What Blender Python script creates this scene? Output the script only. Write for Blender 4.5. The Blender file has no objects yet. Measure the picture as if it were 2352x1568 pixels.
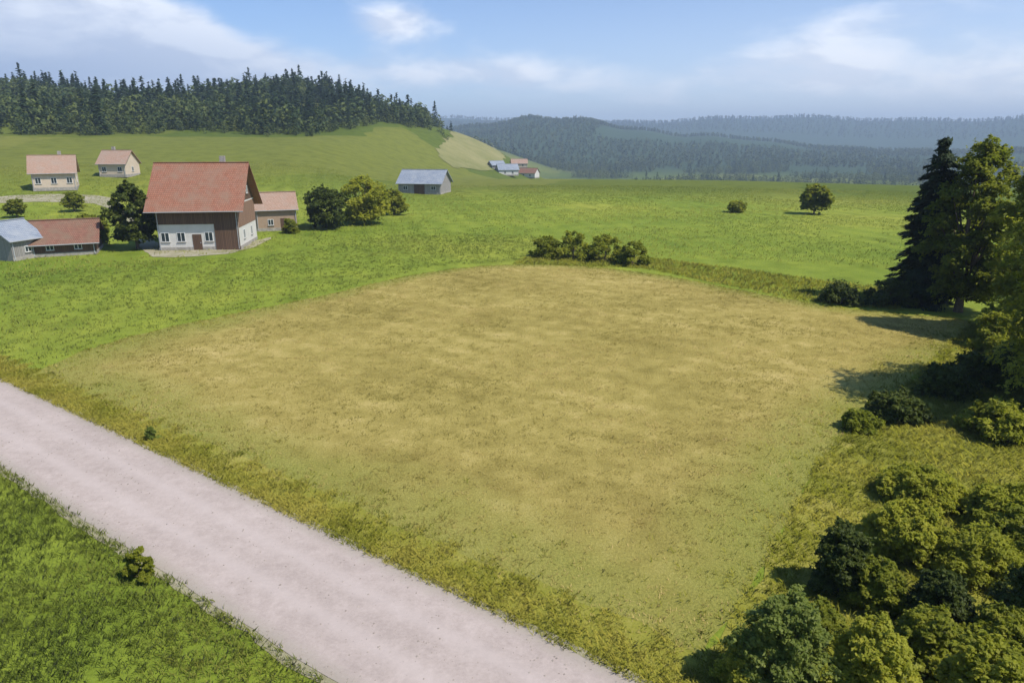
import bpy, math, random
import numpy as np
from mathutils import Vector, noise
from mathutils.geometry import delaunay_2d_cdt

C = bpy.context.scene.collection
scene = bpy.context.scene
R = math.radians
rng = np.random.default_rng(7)
random.seed(7)

# ------------------------------------------------------------------ camera
CAM_H, PITCH, LENS = 15.0, 16.4, 24.0
cd = bpy.data.cameras.new('camera')
cam = bpy.data.objects.new('camera', cd); C.objects.link(cam)
cam.location = (0, 0, CAM_H)
cam.rotation_euler = (R(90 - PITCH), 0, 0)
cd.lens = LENS; cd.sensor_width = 36; cd.clip_start = 0.1; cd.clip_end = 30000
scene.camera = cam

# ------------------------------------------------------------------ light
SUN_AZ, SUN_EL = 117.0, 54.0          # azimuth clockwise from the viewing direction (+Y)
sd = bpy.data.lights.new('sun', 'SUN'); sun = bpy.data.objects.new('sun', sd); C.objects.link(sun)
sd.energy = 3.9; sd.angle = R(0.53); sd.color = (1.0, 0.95, 0.86)
sv = Vector((math.sin(R(SUN_AZ)) * math.cos(R(SUN_EL)), math.cos(R(SUN_AZ)) * math.cos(R(SUN_EL)), math.sin(R(SUN_EL))))
sun.rotation_euler = sv.to_track_quat('Z', 'Y').to_euler()
scene.view_settings.view_transform = 'Standard'; scene.view_settings.look = 'None'
scene.view_settings.exposure = 0.42; scene.view_settings.gamma = 1.0
scene.view_settings.use_curve_mapping = False

world = bpy.data.worlds.new('World'); scene.world = world; world.use_nodes = True
def build_world():
    nt = world.node_tree; N = nt.nodes; L = nt.links; N.clear()
    out = N.new('ShaderNodeOutputWorld'); bg = N.new('ShaderNodeBackground')
    sky = N.new('ShaderNodeTexSky'); sky.sky_type = 'NISHITA'; sky.sun_disc = False
    sky.sun_elevation = R(SUN_EL); sky.sun_rotation = R(SUN_AZ)
    sky.air_density = 1.0; sky.dust_density = 0.4; sky.ozone_density = 2.5; sky.altitude = 700
    tc = N.new('ShaderNodeTexCoord')
    def M(op, a, b=None, c=None):
        n = N.new('ShaderNodeMath'); n.operation = op
        for i, v in enumerate((a, b, c)):
            if v is None: continue
            if isinstance(v, (int, float)): n.inputs[i].default_value = v
            else: L.new(v, n.inputs[i])
        return n.outputs[0]
    sx = N.new('ShaderNodeSeparateXYZ'); L.new(tc.outputs['Generated'], sx.inputs[0])
    X, Y, Z = sx.outputs
    az = M('ARCTAN2', X, Y)                     # radians, right positive
    el = M('ARCSINE', Z)
    # clouds: puffs stretched along the horizon
    cb = N.new('ShaderNodeCombineXYZ'); L.new(M('MULTIPLY', az, 1.0), cb.inputs[0]); L.new(M('MULTIPLY', el, 2.6), cb.inputs[1])
    n1 = N.new('ShaderNodeTexNoise'); n1.inputs['Scale'].default_value = 5.5; n1.inputs['Detail'].default_value = 9
    n1.inputs['Roughness'].default_value = 0.56; n1.inputs['Distortion'].default_value = 0.25; L.new(cb.outputs[0], n1.inputs['Vector'])
    nv = n1.outputs['Fac']
    def blob(a0, e0, sa, se, k):
        da = M('DIVIDE', M('SUBTRACT', az, R(a0)), R(sa)); de = M('DIVIDE', M('SUBTRACT', el, R(e0)), R(se))
        g = M('EXPONENT', M('MULTIPLY', M('ADD', M('MULTIPLY', da, da), M('MULTIPLY', de, de)), -1.0))
        return M('MULTIPLY', g, k)
    acc = None
    for b in CLOUDS:
        v = blob(*b); acc = v if acc is None else M('ADD', acc, v)
    dens = M('ADD', acc, M('MULTIPLY', M('SUBTRACT', nv, 0.5), 1.5))
    mr = N.new('ShaderNodeMapRange'); mr.interpolation_type = 'SMOOTHSTEP'
    mr.inputs['From Min'].default_value = 0.18; mr.inputs['From Max'].default_value = 0.80; L.new(dens, mr.inputs['Value'])
    # shaded underside: density sampled a little higher in the sky is thicker
    cb2 = N.new('ShaderNodeCombineXYZ'); L.new(M('ADD', az, 0.018), cb2.inputs[0]); L.new(M('MULTIPLY', M('ADD', el, 0.018), 2.6), cb2.inputs[1])
    n2 = N.new('ShaderNodeTexNoise'); n2.inputs['Scale'].default_value = 5.5; n2.inputs['Detail'].default_value = 5
    n2.inputs['Roughness'].default_value = 0.5; n2.inputs['Distortion'].default_value = 0.25; L.new(cb2.outputs[0], n2.inputs['Vector'])
    lit = N.new('ShaderNodeMapRange'); lit.inputs['From Min'].default_value = -0.06; lit.inputs['From Max'].default_value = 0.07
    L.new(M('SUBTRACT', nv, n2.outputs['Fac']), lit.inputs['Value'])
    grey = blob(-36, 3.0, 22, 5.0, 1.0)
    lit2 = N.new('ShaderNodeMath'); lit2.operation = 'MULTIPLY'; lit2.use_clamp = True
    L.new(M('ADD', M('MULTIPLY', lit.outputs[0], 0.55), 0.55), lit2.inputs[0]); L.new(M('SUBTRACT', 1.0, M('MULTIPLY', grey, 0.9)), lit2.inputs[1])
    cc = N.new('ShaderNodeMix'); cc.data_type = 'RGBA'
    cc.inputs['A'].default_value = CLOUD_SHADE; cc.inputs['B'].default_value = CLOUD_LIT
    L.new(lit2.outputs[0], cc.inputs['Factor'])
    tint = N.new('ShaderNodeMix'); tint.data_type = 'RGBA'; tint.blend_type = 'MULTIPLY'; tint.inputs['Factor'].default_value = 1.0
    L.new(sky.outputs[0], tint.inputs['A']); tint.inputs['B'].default_value = SKY_TINT
    mix = N.new('ShaderNodeMix'); mix.data_type = 'RGBA'
    L.new(M('MULTIPLY', mr.outputs[0], 0.9), mix.inputs['Factor']); L.new(tint.outputs['Result'], mix.inputs['A']); L.new(cc.outputs['Result'], mix.inputs['B'])
    # thin veil low over the horizon
    veil = M('MULTIPLY', M('EXPONENT', M('MULTIPLY', M('MAXIMUM', el, 0.0), -1.0 / R(5.5))), M('MAXIMUM', M('ADD', 0.50, M('MULTIPLY', M('SINE', az), 0.75)), 0.08))
    mv = N.new('ShaderNodeMix'); mv.data_type = 'RGBA'; L.new(veil, mv.inputs['Factor'])
    L.new(mix.outputs['Result'], mv.inputs['A']); mv.inputs['B'].default_value = VEIL
    L.new(mv.outputs['Result'], bg.inputs['Color']); bg.inputs['Strength'].default_value = 0.10
    L.new(bg.outputs[0], out.inputs['Surface'])
SKY_TINT = (0.80, 0.98, 1.22, 1)
VEIL = (11.6, 11.6, 11.6, 1)
CLOUD_SHADE = (2.7, 3.5, 5.4, 1); CLOUD_LIT = (9.0, 9.3, 9.9, 1)
# azimuth, elevation, spread in azimuth, spread in elevation, weight
CLOUDS = [(-31, 6.8, 9, 2.2, .55), (-39, 8.5, 9, 3.4, 1.1), (-27, 7.3, 6, 2.0, .85), (-32, 4.6, 15, 2.4, .95), (-8.5, 8.4, 3.6, 1.5, .75), (-10, 5.2, 14, 1.5, .45),
          (8, 4.6, 16, 2.0, .42), (26, 7.6, 8, 2.2, .42), (30, 4.0, 14, 2.4, .55), (70, 14, 22, 6, .5), (-80, 16, 22, 7, .5), (150, 20, 40, 8, .4)]
build_world()

# ------------------------------------------------------------------ terrain
def ss(a, b, x):
    t = np.clip((np.asarray(x, float) - a) / (b - a), 0, 1); return t * t * (3 - 2 * t)
def height(x, y):
    x = np.asarray(x, float); y = np.asarray(y, float)
    r = np.hypot(x, y) + 1e-6; az = np.degrees(np.arctan2(x, y))
    und = 0.30 * np.sin(x * .045 + 1.1) * np.sin(y * .038 + .5) * ss(25, 70, r)
    # hill on the left
    zl = 16.5 * ss(110, 360, r) + (22 + 7 * ss(-36, -20, az) - 15 * ss(-18, -4, az)) * ss(330, 620, r) + 5 * np.sin(az * .33 + .6) * ss(420, 620, r)
    wl = 1 - ss(-13, 0, az + 6 * np.sin(r * .008))
    # crest of the meadow and the valley behind it
    zr = 0.6 * ss(90, 190, r) - 48 * ss(225, 900, r)
    rid = 1 - ss(4, 15, az)
    z1 = (112 + 20 * np.sin(az * .34 + .6) + 5 * np.sin(az * 1.3)) * (0.28 + 0.72 * (1 - ss(8, 25, az)))
    zr = zr + z1 * ss(1300, 2500, r)
    z2 = 165 + 16 * np.sin(az * .27 + 2.6) + 6 * np.sin(az * .9)
    zr = zr + (z2 - z1 + 22) * ss(3300, 5000, r)
    zf = wl * zl + (1 - wl) * zr
    back = ss(70, 120, np.abs(az))
    return und * (1 - ss(300, 500, r)) + zf * (1 - back)
def h1(x, y): return float(height(x, y))
def ray(px, py):
    """direction through a point of the 2352 x 1568 view of the photograph"""
    a = (px / 2352 - .5) * 36 / LENS; b = -(py / 1568 - .5) * 24 / LENS; t = R(PITCH)
    return np.array([a, math.cos(t) + b * math.sin(t), -math.sin(t) + b * math.cos(t)])
def at(px, py):
    d = ray(px, py); t = np.concatenate([np.arange(5, 400, .25), np.arange(400, 6000, 4)])
    P = d[None] * t[:, None]; z = CAM_H + P[:, 2]; g = z - height(P[:, 0], P[:, 1])
    i = int(np.argmax(g < 0))
    if i == 0: i = len(t) - 1
    f = g[i - 1] / (g[i - 1] - g[i]) if i else 0
    tt = t[i - 1] + f * (t[i] - t[i - 1])
    return (float(d[0] * tt), float(d[1] * tt))
def px_m(px, py):
    x, y = at(px, py); d = y * math.cos(R(PITCH)) + (CAM_H - h1(x, y)) * math.sin(R(PITCH))
    return 1.5 * d / 2352

# ------------------------------------------------------------------ materials
def mat(name): 
    m = bpy.data.materials.new(name); m.use_nodes = True; return m
def nz(N, L, src, scale, detail=6, rough=.6):
    n = N.new('ShaderNodeTexNoise'); n.inputs['Scale'].default_value = scale; n.inputs['Detail'].default_value = detail
    n.inputs['Roughness'].default_value = rough; L.new(src, n.inputs['Vector']); return n.outputs['Fac']
def ramp(N, L, fac, stops):
    r = N.new('ShaderNodeValToRGB'); e = r.color_ramp.elements
    while len(e) < len(stops): e.new(.5)
    for k, (p, c) in enumerate(stops): e[k].position = p; e[k].color = (*c, 1)
    L.new(fac, r.inputs[0]); return r.outputs[0]
def mixc(N, L, f, a, b, bt='MIX'):
    n = N.new('ShaderNodeMix'); n.data_type = 'RGBA'; n.blend_type = bt
    for s, v in (('Factor', f), ('A', a), ('B', b)):
        if isinstance(v, (int, float)): n.inputs[s].default_value = v
        elif isinstance(v, tuple): n.inputs[s].default_value = (*v, 1)
        else: L.new(v, n.inputs[s])
    return n.outputs['Result']
def mrange(N, L, v, a, b, lo=0, hi=1):
    n = N.new('ShaderNodeMapRange'); n.inputs['From Min'].default_value = a; n.inputs['From Max'].default_value = b
    n.inputs['To Min'].default_value = lo; n.inputs['To Max'].default_value = hi; L.new(v, n.inputs['Value']); return n.outputs[0]
def bump(N, L, h, strength, dist, bs):
    b = N.new('ShaderNodeBump'); b.inputs['Strength'].default_value = strength; b.inputs['Distance'].default_value = dist
    L.new(h, b.inputs['Height']); L.new(b.outputs[0], bs.inputs['Normal'])

def soil_like(name, cols, scales=(.05, .45, 6.0), stretch=None, bmp=.6, bdist=.08, speck=None):
    """three octaves of patches; cols = (dark, mid, light)"""
    m = mat(name); N = m.node_tree.nodes; L = m.node_tree.links; bs = N['Principled BSDF']
    bs.inputs['Roughness'].default_value = .95; bs.inputs['Specular IOR Level'].default_value = .15
    geo = N.new('ShaderNodeNewGeometry'); src = geo.outputs['Position']
    if stretch:
        mp = N.new('ShaderNodeMapping'); mp.inputs['Rotation'].default_value = (0, 0, stretch[0]); mp.inputs['Scale'].default_value = (stretch[1], stretch[2], 1)
        L.new(src, mp.inputs[0]); src2 = mp.outputs[0]
    else: src2 = src
    a = nz(N, L, src, scales[0], 5, .6); b = nz(N, L, src2, scales[1], 6, .65); c = nz(N, L, src, scales[2], 5, .75)
    def add(p, q, k):
        n = N.new('ShaderNodeMath'); n.operation = 'MULTIPLY_ADD'; L.new(q, n.inputs[0]); n.inputs[1].default_value = k; L.new(p, n.inputs[2]); return n.outputs[0]
    s = add(add(a, b, .9), c, .7)
    f = mrange(N, L, s, .95, 1.65)
    col = ramp(N, L, f, [(0, cols[0]), (.5, cols[1]), (1, cols[2])])
    if speck:
        sp = mrange(N, L, nz(N, L, src, speck[1], 3, .8), speck[2], speck[2] + .08)
        col = mixc(N, L, sp, col, speck[0])
    L.new(col, bs.inputs['Base Color']); bump(N, L, c, bmp, bdist, bs)
    return m

def ground_material():
    m = mat('ground'); N = m.node_tree.nodes; L = m.node_tree.links; bs = N['Principled BSDF']
    bs.inputs['Roughness'].default_value = .95; bs.inputs['Specular IOR Level'].default_value = .1
    geo = N.new('ShaderNodeNewGeometry'); P = geo.outputs['Position']
    a = nz(N, L, P, .018, 4, .55); b = nz(N, L, P, .22, 7, .66); c = nz(N, L, P, 5.5, 5, .75)
    near = ramp(N, L, a, [(.34, (.145, .205, .022)), (.5, (.205, .255, .030)), (.66, (.28, .295, .042))])
    v1 = ramp(N, L, b, [(.25, (.62, .66, .55)), (.5, (1, 1, 1)), (.75, (1.22, 1.16, 1.1))])
    v2 = ramp(N, L, c, [(.25, (.6, .62, .6)), (.5, (1, 1, 1)), (.75, (1.25, 1.22, 1.2))])
    col = mixc(N, L, 1.0, mixc(N, L, 1.0, near, v1, 'MULTIPLY'), v2, 'MULTIPLY')
    mp0 = N.new('ShaderNodeMapping'); mp0.inputs['Rotation'].default_value = (0, 0, -.25); L.new(P, mp0.inputs[0])
    wv = N.new('ShaderNodeTexWave'); wv.bands_direction = 'X'; wv.inputs['Scale'].default_value = .07; wv.inputs['Distortion'].default_value = 2.2
    wv.inputs['Detail'].default_value = 3; wv.inputs['Detail Scale'].default_value = .5; L.new(mp0.outputs[0], wv.inputs['Vector'])
    col = mixc(N, L, 1.0, col, ramp(N, L, wv.outputs['Fac'], [(0, (.93, .94, .9)), (1, (1.08, 1.05, 1.05))]), 'MULTIPLY')
    # patchwork of pastures on the far slopes
    mp = N.new('ShaderNodeMapping'); mp.inputs['Scale'].default_value = (.011, .006, 0); mp.inputs['Rotation'].default_value = (0, 0, .35); dn = N.new('ShaderNodeTexNoise'); dn.inputs['Scale'].default_value = .012; dn.inputs['Detail'].default_value = 3; L.new(P, dn.inputs['Vector'])
    dv = N.new('ShaderNodeVectorMath'); dv.operation = 'MULTIPLY_ADD'; L.new(dn.outputs['Color'], dv.inputs[0]); dv.inputs[1].default_value = (70, 70, 0); L.new(P, dv.inputs[2]); L.new(dv.outputs[0], mp.inputs[0])
    vo = N.new('ShaderNodeTexVoronoi'); vo.inputs['Scale'].default_value = 1; L.new(mp.outputs[0], vo.inputs['Vector'])
    sc_ = N.new('ShaderNodeSeparateColor'); L.new(vo.outputs['Color'], sc_.inputs[0])
    pc = ramp(N, L, sc_.outputs[0], [(0, (.085, .12, .015)), (.45, (.125, .15, .02)), (.75, (.175, .185, .035)), (1, (.14, .16, .024))])
    pc = mixc(N, L, 1.0, pc, v1, 'MULTIPLY')
    ln = N.new('ShaderNodeVectorMath'); ln.operation = 'LENGTH'; L.new(P, ln.inputs[0])
    far = mrange(N, L, ln.outputs['Value'], 170, 230)
    col = mixc(N, L, far, col, pc)
    wood = mrange(N, L, ln.outputs['Value'], 1300, 1500)
    col = mixc(N, L, wood, col, (.045, .075, .03))
    L.new(col, bs.inputs['Base Color']); bump(N, L, c, .5, .12, bs)
    return m

def leaf_material(name, dark, mid, light, trans=.35, rough=.55, up=.45):
    m = mat(name); N = m.node_tree.nodes; L = m.node_tree.links; bs = N['Principled BSDF']; out = N['Material Output']
    at_ = N.new('ShaderNodeAttribute'); at_.attribute_name = 'tint'
    oi = N.new('ShaderNodeObjectInfo')
    ad = N.new('ShaderNodeMath'); ad.operation = 'MULTIPLY_ADD'; L.new(oi.outputs['Random'], ad.inputs[0]); ad.inputs[1].default_value = .22; L.new(at_.outputs['Fac'], ad.inputs[2])
    col = ramp(N, L, mrange(N, L, ad.outputs[0], .06, 1.1), [(0, dark), (.5, mid), (1, light)])
    L.new(col, bs.inputs['Base Color']); bs.inputs['Roughness'].default_value = rough; bs.inputs['Specular IOR Level'].default_value = .25
    ge = N.new('ShaderNodeNewGeometry'); va = N.new('ShaderNodeVectorMath'); va.operation = 'MULTIPLY_ADD'; L.new(ge.outputs['Normal'], va.inputs[0])
    va.inputs[1].default_value = (1 - up,) * 3; va.inputs[2].default_value = (0, 0, up); vn = N.new('ShaderNodeVectorMath'); vn.operation = 'NORMALIZE'
    L.new(va.outputs[0], vn.inputs[0]); L.new(vn.outputs[0], bs.inputs['Normal'])
    tr = N.new('ShaderNodeBsdfTranslucent'); tc = mixc(N, L, 1.0, col, (1.25, 1.3, .55), 'MULTIPLY'); L.new(tc, tr.inputs['Color'])
    mx = N.new('ShaderNodeMixShader'); mx.inputs[0].default_value = trans
    L.new(bs.outputs[0], mx.inputs[1]); L.new(tr.outputs[0], mx.inputs[2]); L.new(mx.outputs[0], out.inputs['Surface'])
    return m
def plain(name, base, var=.2, scale=3.0, rough=.85, bmp=.2, spec=.3):
    m = mat(name); N = m.node_tree.nodes; L = m.node_tree.links; bs = N['Principled BSDF']
    bs.inputs['Roughness'].default_value = rough; bs.inputs['Specular IOR Level'].default_value = spec
    tc = N.new('ShaderNodeTexCoord'); n = nz(N, L, tc.outputs['Object'], scale, 7, .65)
    col = mixc(N, L, mrange(N, L, n, .3, .7), tuple(v * (1 - var) for v in base), tuple(min(1, v * (1 + var)) for v in base))
    L.new(col, bs.inputs['Base Color']); bump(N, L, n, bmp, .02, bs); return m
def tile_material(name, a, b, c):
    m = mat(name); N = m.node_tree.nodes; L = m.node_tree.links; bs = N['Principled BSDF']; bs.inputs['Roughness'].default_value = .9
    uv = N.new('ShaderNodeUVMap'); br = N.new('ShaderNodeTexBrick'); L.new(uv.outputs[0], br.inputs['Vector'])
    br.inputs['Scale'].default_value = 1; br.inputs['Brick Width'].default_value = .24; br.inputs['Row Height'].default_value = .34
    br.inputs['Mortar Size'].default_value = .022; br.inputs['Color1'].default_value = (*a, 1); br.inputs['Color2'].default_value = (*b, 1)
    br.inputs['Mortar'].default_value = (*[v * .35 for v in a], 1)
    tc = N.new('ShaderNodeTexCoord'); n = nz(N, L, tc.outputs['Object'], .55, 8, .7)
    col = mixc(N, L, mrange(N, L, n, .42, .72), br.outputs['Color'], c)
    L.new(col, bs.inputs['Base Color'])
    bump(N, L, br.outputs['Fac'], .5, -.03, bs); return m
def board_material(name, a, b):
    m = mat(name); N = m.node_tree.nodes; L = m.node_tree.links; bs = N['Principled BSDF']; bs.inputs['Roughness'].default_value = .85
    uv = N.new('ShaderNodeUVMap'); br = N.new('ShaderNodeTexBrick'); L.new(uv.outputs[0], br.inputs['Vector']); br.offset = 0
    br.inputs['Scale'].default_value = 1; br.inputs['Brick Width'].default_value = .22; br.inputs['Row Height'].default_value = 9
    br.inputs['Mortar Size'].default_value = .014; br.inputs['Color1'].default_value = (*a, 1); br.inputs['Color2'].default_value = (*b, 1)
    br.inputs['Mortar'].default_value = (*[v * .3 for v in a], 1)
    L.new(br.outputs['Color'], bs.inputs['Base Color']); return m

MT = {}
MT['ground'] = ground_material()
def field_material():
    m = mat('hay_field'); N = m.node_tree.nodes; L = m.node_tree.links; bs = N['Principled BSDF']
    bs.inputs['Roughness'].default_value = .95; bs.inputs['Specular IOR Level'].default_value = .1
    P = N.new('ShaderNodeNewGeometry').outputs['Position']
    def MA(op, a, b):
        n = N.new('ShaderNodeMath'); n.operation = op
        for i, v in enumerate((a, b)):
            if isinstance(v, (int, float)): n.inputs[i].default_value = v
            else: L.new(v, n.inputs[i])
        return n.outputs[0]
    a = nz(N, L, P, .075, 5, .6); b = nz(N, L, P, .6, 7, .7); c = nz(N, L, P, 8.0, 5, .75); g_ = nz(N, L, P, .13, 6, .65)
    # swaths left by the mower, running beside the road
    mp = N.new('ShaderNodeMapping'); mp.inputs['Rotation'].default_value = (0, 0, .62); L.new(P, mp.inputs[0])
    wv = N.new('ShaderNodeTexWave'); wv.bands_direction = 'Y'; wv.inputs['Scale'].default_value = .115; wv.inputs['Distortion'].default_value = 1.3
    wv.inputs['Detail'].default_value = 4; wv.inputs['Detail Scale'].default_value = .7; L.new(mp.outputs[0], wv.inputs['Vector'])
    f = MA('ADD', MA('ADD', a, MA('MULTIPLY', b, .9)), MA('ADD', MA('MULTIPLY', c, .8), MA('MULTIPLY', wv.outputs['Fac'], .09)))
    col = ramp(N, L, mrange(N, L, f, 1.05, 1.85), [(0, (.225, .18, .042)), (.5, (.375, .30, .082)), (1, (.56, .435, .16))])
    e = N.new('ShaderNodeAttribute'); e.attribute_name = 'tint'          # metres in from the margin
    gf = mrange(N, L, MA('SUBTRACT', MA('ADD', MA('MULTIPLY', g_, 1.0), MA('MULTIPLY', b, .45)), MA('MULTIPLY', e.outputs['Fac'], 1.0)), 0.0, .66)
    gcol = ramp(N, L, c, [(.3, (.15, .17, .03)), (.7, (.34, .33, .07))])
    col = mixc(N, L, MA('MULTIPLY', gf, .85), col, gcol)
    L.new(col, bs.inputs['Base Color']); bump(N, L, c, .8, .1, bs); return m
def road_material(origin, across, along):
    m = mat('road_surface'); N = m.node_tree.nodes; L = m.node_tree.links; bs = N['Principled BSDF']
    bs.inputs['Roughness'].default_value = .9; bs.inputs['Specular IOR Level'].default_value = .2
    P = N.new('ShaderNodeNewGeometry').outputs['Position']
    def V(op, a, b):
        n = N.new('ShaderNodeVectorMath'); n.operation = op
        for i, v in enumerate((a, b)):
            if isinstance(v, tuple): n.inputs[i].default_value = v
            else: L.new(v, n.inputs[i])
        return n.outputs
    def MA(op, a, b):
        n = N.new('ShaderNodeMath'); n.operation = op
        for i, v in enumerate((a, b)):
            if isinstance(v, (int, float)): n.inputs[i].default_value = v
            else: L.new(v, n.inputs[i])
        return n.outputs[0]
    Q = V('SUBTRACT', P, (*origin, 0))[0]; u = V('DOT_PRODUCT', Q, (*across, 0))[1]; v = V('DOT_PRODUCT', Q, (*along, 0))[1]
    a = nz(N, L, P, .25, 6, .65); b = nz(N, L, P, 2.2, 7, .7); c = nz(N, L, P, 9, 6, .85)
    uw = MA('ADD', u, MA('MULTIPLY', MA('SUBTRACT', a, .5), .5))
    def track(c0):
        d = MA('SUBTRACT', uw, c0); return MA('EXPONENT', MA('MULTIPLY', MA('MULTIPLY', d, d), -9.0), 0)
    tr = MA('ADD', track(.85), track(-.85))
    f = MA('ADD', MA('ADD', MA('MULTIPLY', a, .8), MA('MULTIPLY', b, .7)), MA('MULTIPLY', c, .8))
    col = ramp(N, L, mrange(N, L, f, .85, 1.45), [(0, (.35, .285, .245)), (.5, (.445, .365, .315)), (1, (.54, .45, .395))])
    col = mixc(N, L, MA('MULTIPLY', tr, .5), col, (.53, .445, .395))
    cr = N.new('ShaderNodeTexVoronoi'); cr.feature = 'DISTANCE_TO_EDGE'; cr.inputs['Scale'].default_value = .55
    nn = N.new('ShaderNodeTexNoise'); nn.inputs['Scale'].default_value = 1.6; nn.inputs['Detail'].default_value = 5; L.new(P, nn.inputs['Vector'])
    sc_ = N.new('ShaderNodeVectorMath'); sc_.operation = 'SCALE'; L.new(nn.outputs['Color'], sc_.inputs[0]); sc_.inputs['Scale'].default_value = .9
    L.new(V('ADD', P, sc_.outputs[0])[0], cr.inputs['Vector'])
    crack = MA('MULTIPLY', mrange(N, L, cr.outputs['Distance'], .022, .004), mrange(N, L, a, .58, .68))
    col = mixc(N, L, MA('MULTIPLY', crack, .4), col, (.17, .15, .13))
    edge = MA('MULTIPLY', mrange(N, L, MA('ADD', MA('ABSOLUTE', u, 0), MA('MULTIPLY', b, .9)), 2.35, 2.95), .6)
    col = mixc(N, L, edge, col, (.30, .27, .20))
    L.new(col, bs.inputs['Base Color']); bump(N, L, c, .25, .01, bs); return m
MT['field'] = field_material()
MT['pasture'] = soil_like('pale_pasture', ((.16, .17, .05), (.23, .22, .085), (.30, .27, .12)), (.02, .12, 1.2))
MT['verge'] = soil_like('verge', ((.15, .16, .022), (.255, .245, .036), (.37, .32, .08)), (.12, .6, 6.0))
MT['shoulder'] = soil_like('shoulder', ((.20, .19, .09), (.32, .29, .18), (.45, .40, .31)), (.3, 1.4, 9.0), None, .6, .04)
MT['grass'] = leaf_material('grass', (.09, .13, .016), (.18, .225, .030), (.31, .32, .06), .25, .6, .75)
MT['hay'] = leaf_material('hay', (.20, .18, .035), (.35, .29, .08), (.54, .42, .16), .15, .8, .75)
MT['rough'] = leaf_material('rough_grass', (.16, .18, .018), (.28, .285, .03), (.45, .40, .075), .25, .7, .75)
MT['bark'] = plain('bark', (.13, .10, .07), .4, 6, .95, .8, .1)
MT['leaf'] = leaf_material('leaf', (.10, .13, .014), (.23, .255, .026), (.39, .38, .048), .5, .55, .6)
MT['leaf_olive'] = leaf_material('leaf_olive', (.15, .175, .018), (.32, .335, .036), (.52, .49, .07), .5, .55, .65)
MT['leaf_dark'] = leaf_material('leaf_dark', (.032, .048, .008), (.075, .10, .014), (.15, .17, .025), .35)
MT['leaf_blue'] = leaf_material('leaf_blue', (.09, .13, .028), (.19, .24, .048), (.32, .36, .09), .5, .55, .6)
MT['needle'] = leaf_material('needle', (.014, .026, .008), (.030, .046, .012), (.060, .080, .018), .1, .7)
MT['wood_mass'] = leaf_material('wood_mass', (.018, .038, .016), (.05, .08, .024), (.15, .175, .04), .18, .7)
MT['plaster'] = plain('plaster', (.62, .59, .54), .08, 1.2, .9, .15)
MT['cream'] = plain('cream_plaster', (.58, .47, .36), .08, 1.2, .9, .15)
MT['ochre'] = plain('ochre_plaster', (.38, .27, .19), .1, 1.2, .9, .15)
MT['boards_brown'] = board_material('brown_boards', (.23, .13, .08), (.29, .17, .11))
MT['pebble'] = plain('pebble', (.30, .26, .22), .5, 1.3, .95, .1)
MT['stone'] = plain('stone', (.34, .31, .27), .3, 2.5, .95, .6)
MT['tile_red'] = tile_material('red_tiles', (.31, .125, .072), (.38, .165, .10), (.27, .165, .11))
MT['tile_pale'] = tile_material('pale_tiles', (.40, .25, .17), (.46, .30, .22), (.34, .26, .20))
MT['tile_brown'] = tile_material('brown_tiles', (.23, .10, .065), (.30, .14, .09), (.20, .14, .09))
MT['tile_grey'] = tile_material('grey_sheets', (.24, .28, .34), (.30, .34, .40), (.33, .35, .37))
MT['boards'] = board_material('dark_boards', (.10, .055, .032), (.15, .085, .05))
MT['boards_grey'] = board_material('grey_boards', (.26, .24, .22), (.33, .31, .29))
MT['frame'] = plain('white_paint', (.72, .72, .70), .04, 2, .5, .05)
MT['metal'] = plain('zinc', (.42, .43, .44), .1, 3, .4, .05)
MT['post'] = plain('weathered_wood', (.22, .18, .13), .35, 9, .9, .5)
g = mat('window_glass'); b_ = g.node_tree.nodes['Principled BSDF']; b_.inputs['Base Color'].default_value = (.03, .04, .05, 1); b_.inputs['Roughness'].default_value = .06; MT['glass'] = g

# ------------------------------------------------------------------ mesh helpers
def np_mesh(name, V, F, m, tint=None, parent=None, smooth=False, link=True):
    me = bpy.data.meshes.new(name); V = np.asarray(V, np.float32); F = np.asarray(F, np.int32); n, k = F.shape
    me.vertices.add(len(V)); me.vertices.foreach_set('co', V.ravel())
    me.loops.add(n * k); me.loops.foreach_set('vertex_index', F.ravel())
    me.polygons.add(n); me.polygons.foreach_set('loop_start', np.arange(0, n * k, k, dtype=np.int32)); me.polygons.foreach_set('loop_total', np.full(n, k, np.int32))
    if smooth: me.polygons.foreach_set('use_smooth', np.ones(n, bool))
    if tint is not None:
        a = me.attributes.new('tint', 'FLOAT', 'POINT'); a.data.foreach_set('value', np.asarray(tint, np.float32))
    me.update(); me.validate(); me.materials.append(MT[m])
    o = bpy.data.objects.new(name, me)
    if link: C.objects.link(o)
    if parent: o.parent = parent
    return o
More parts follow.
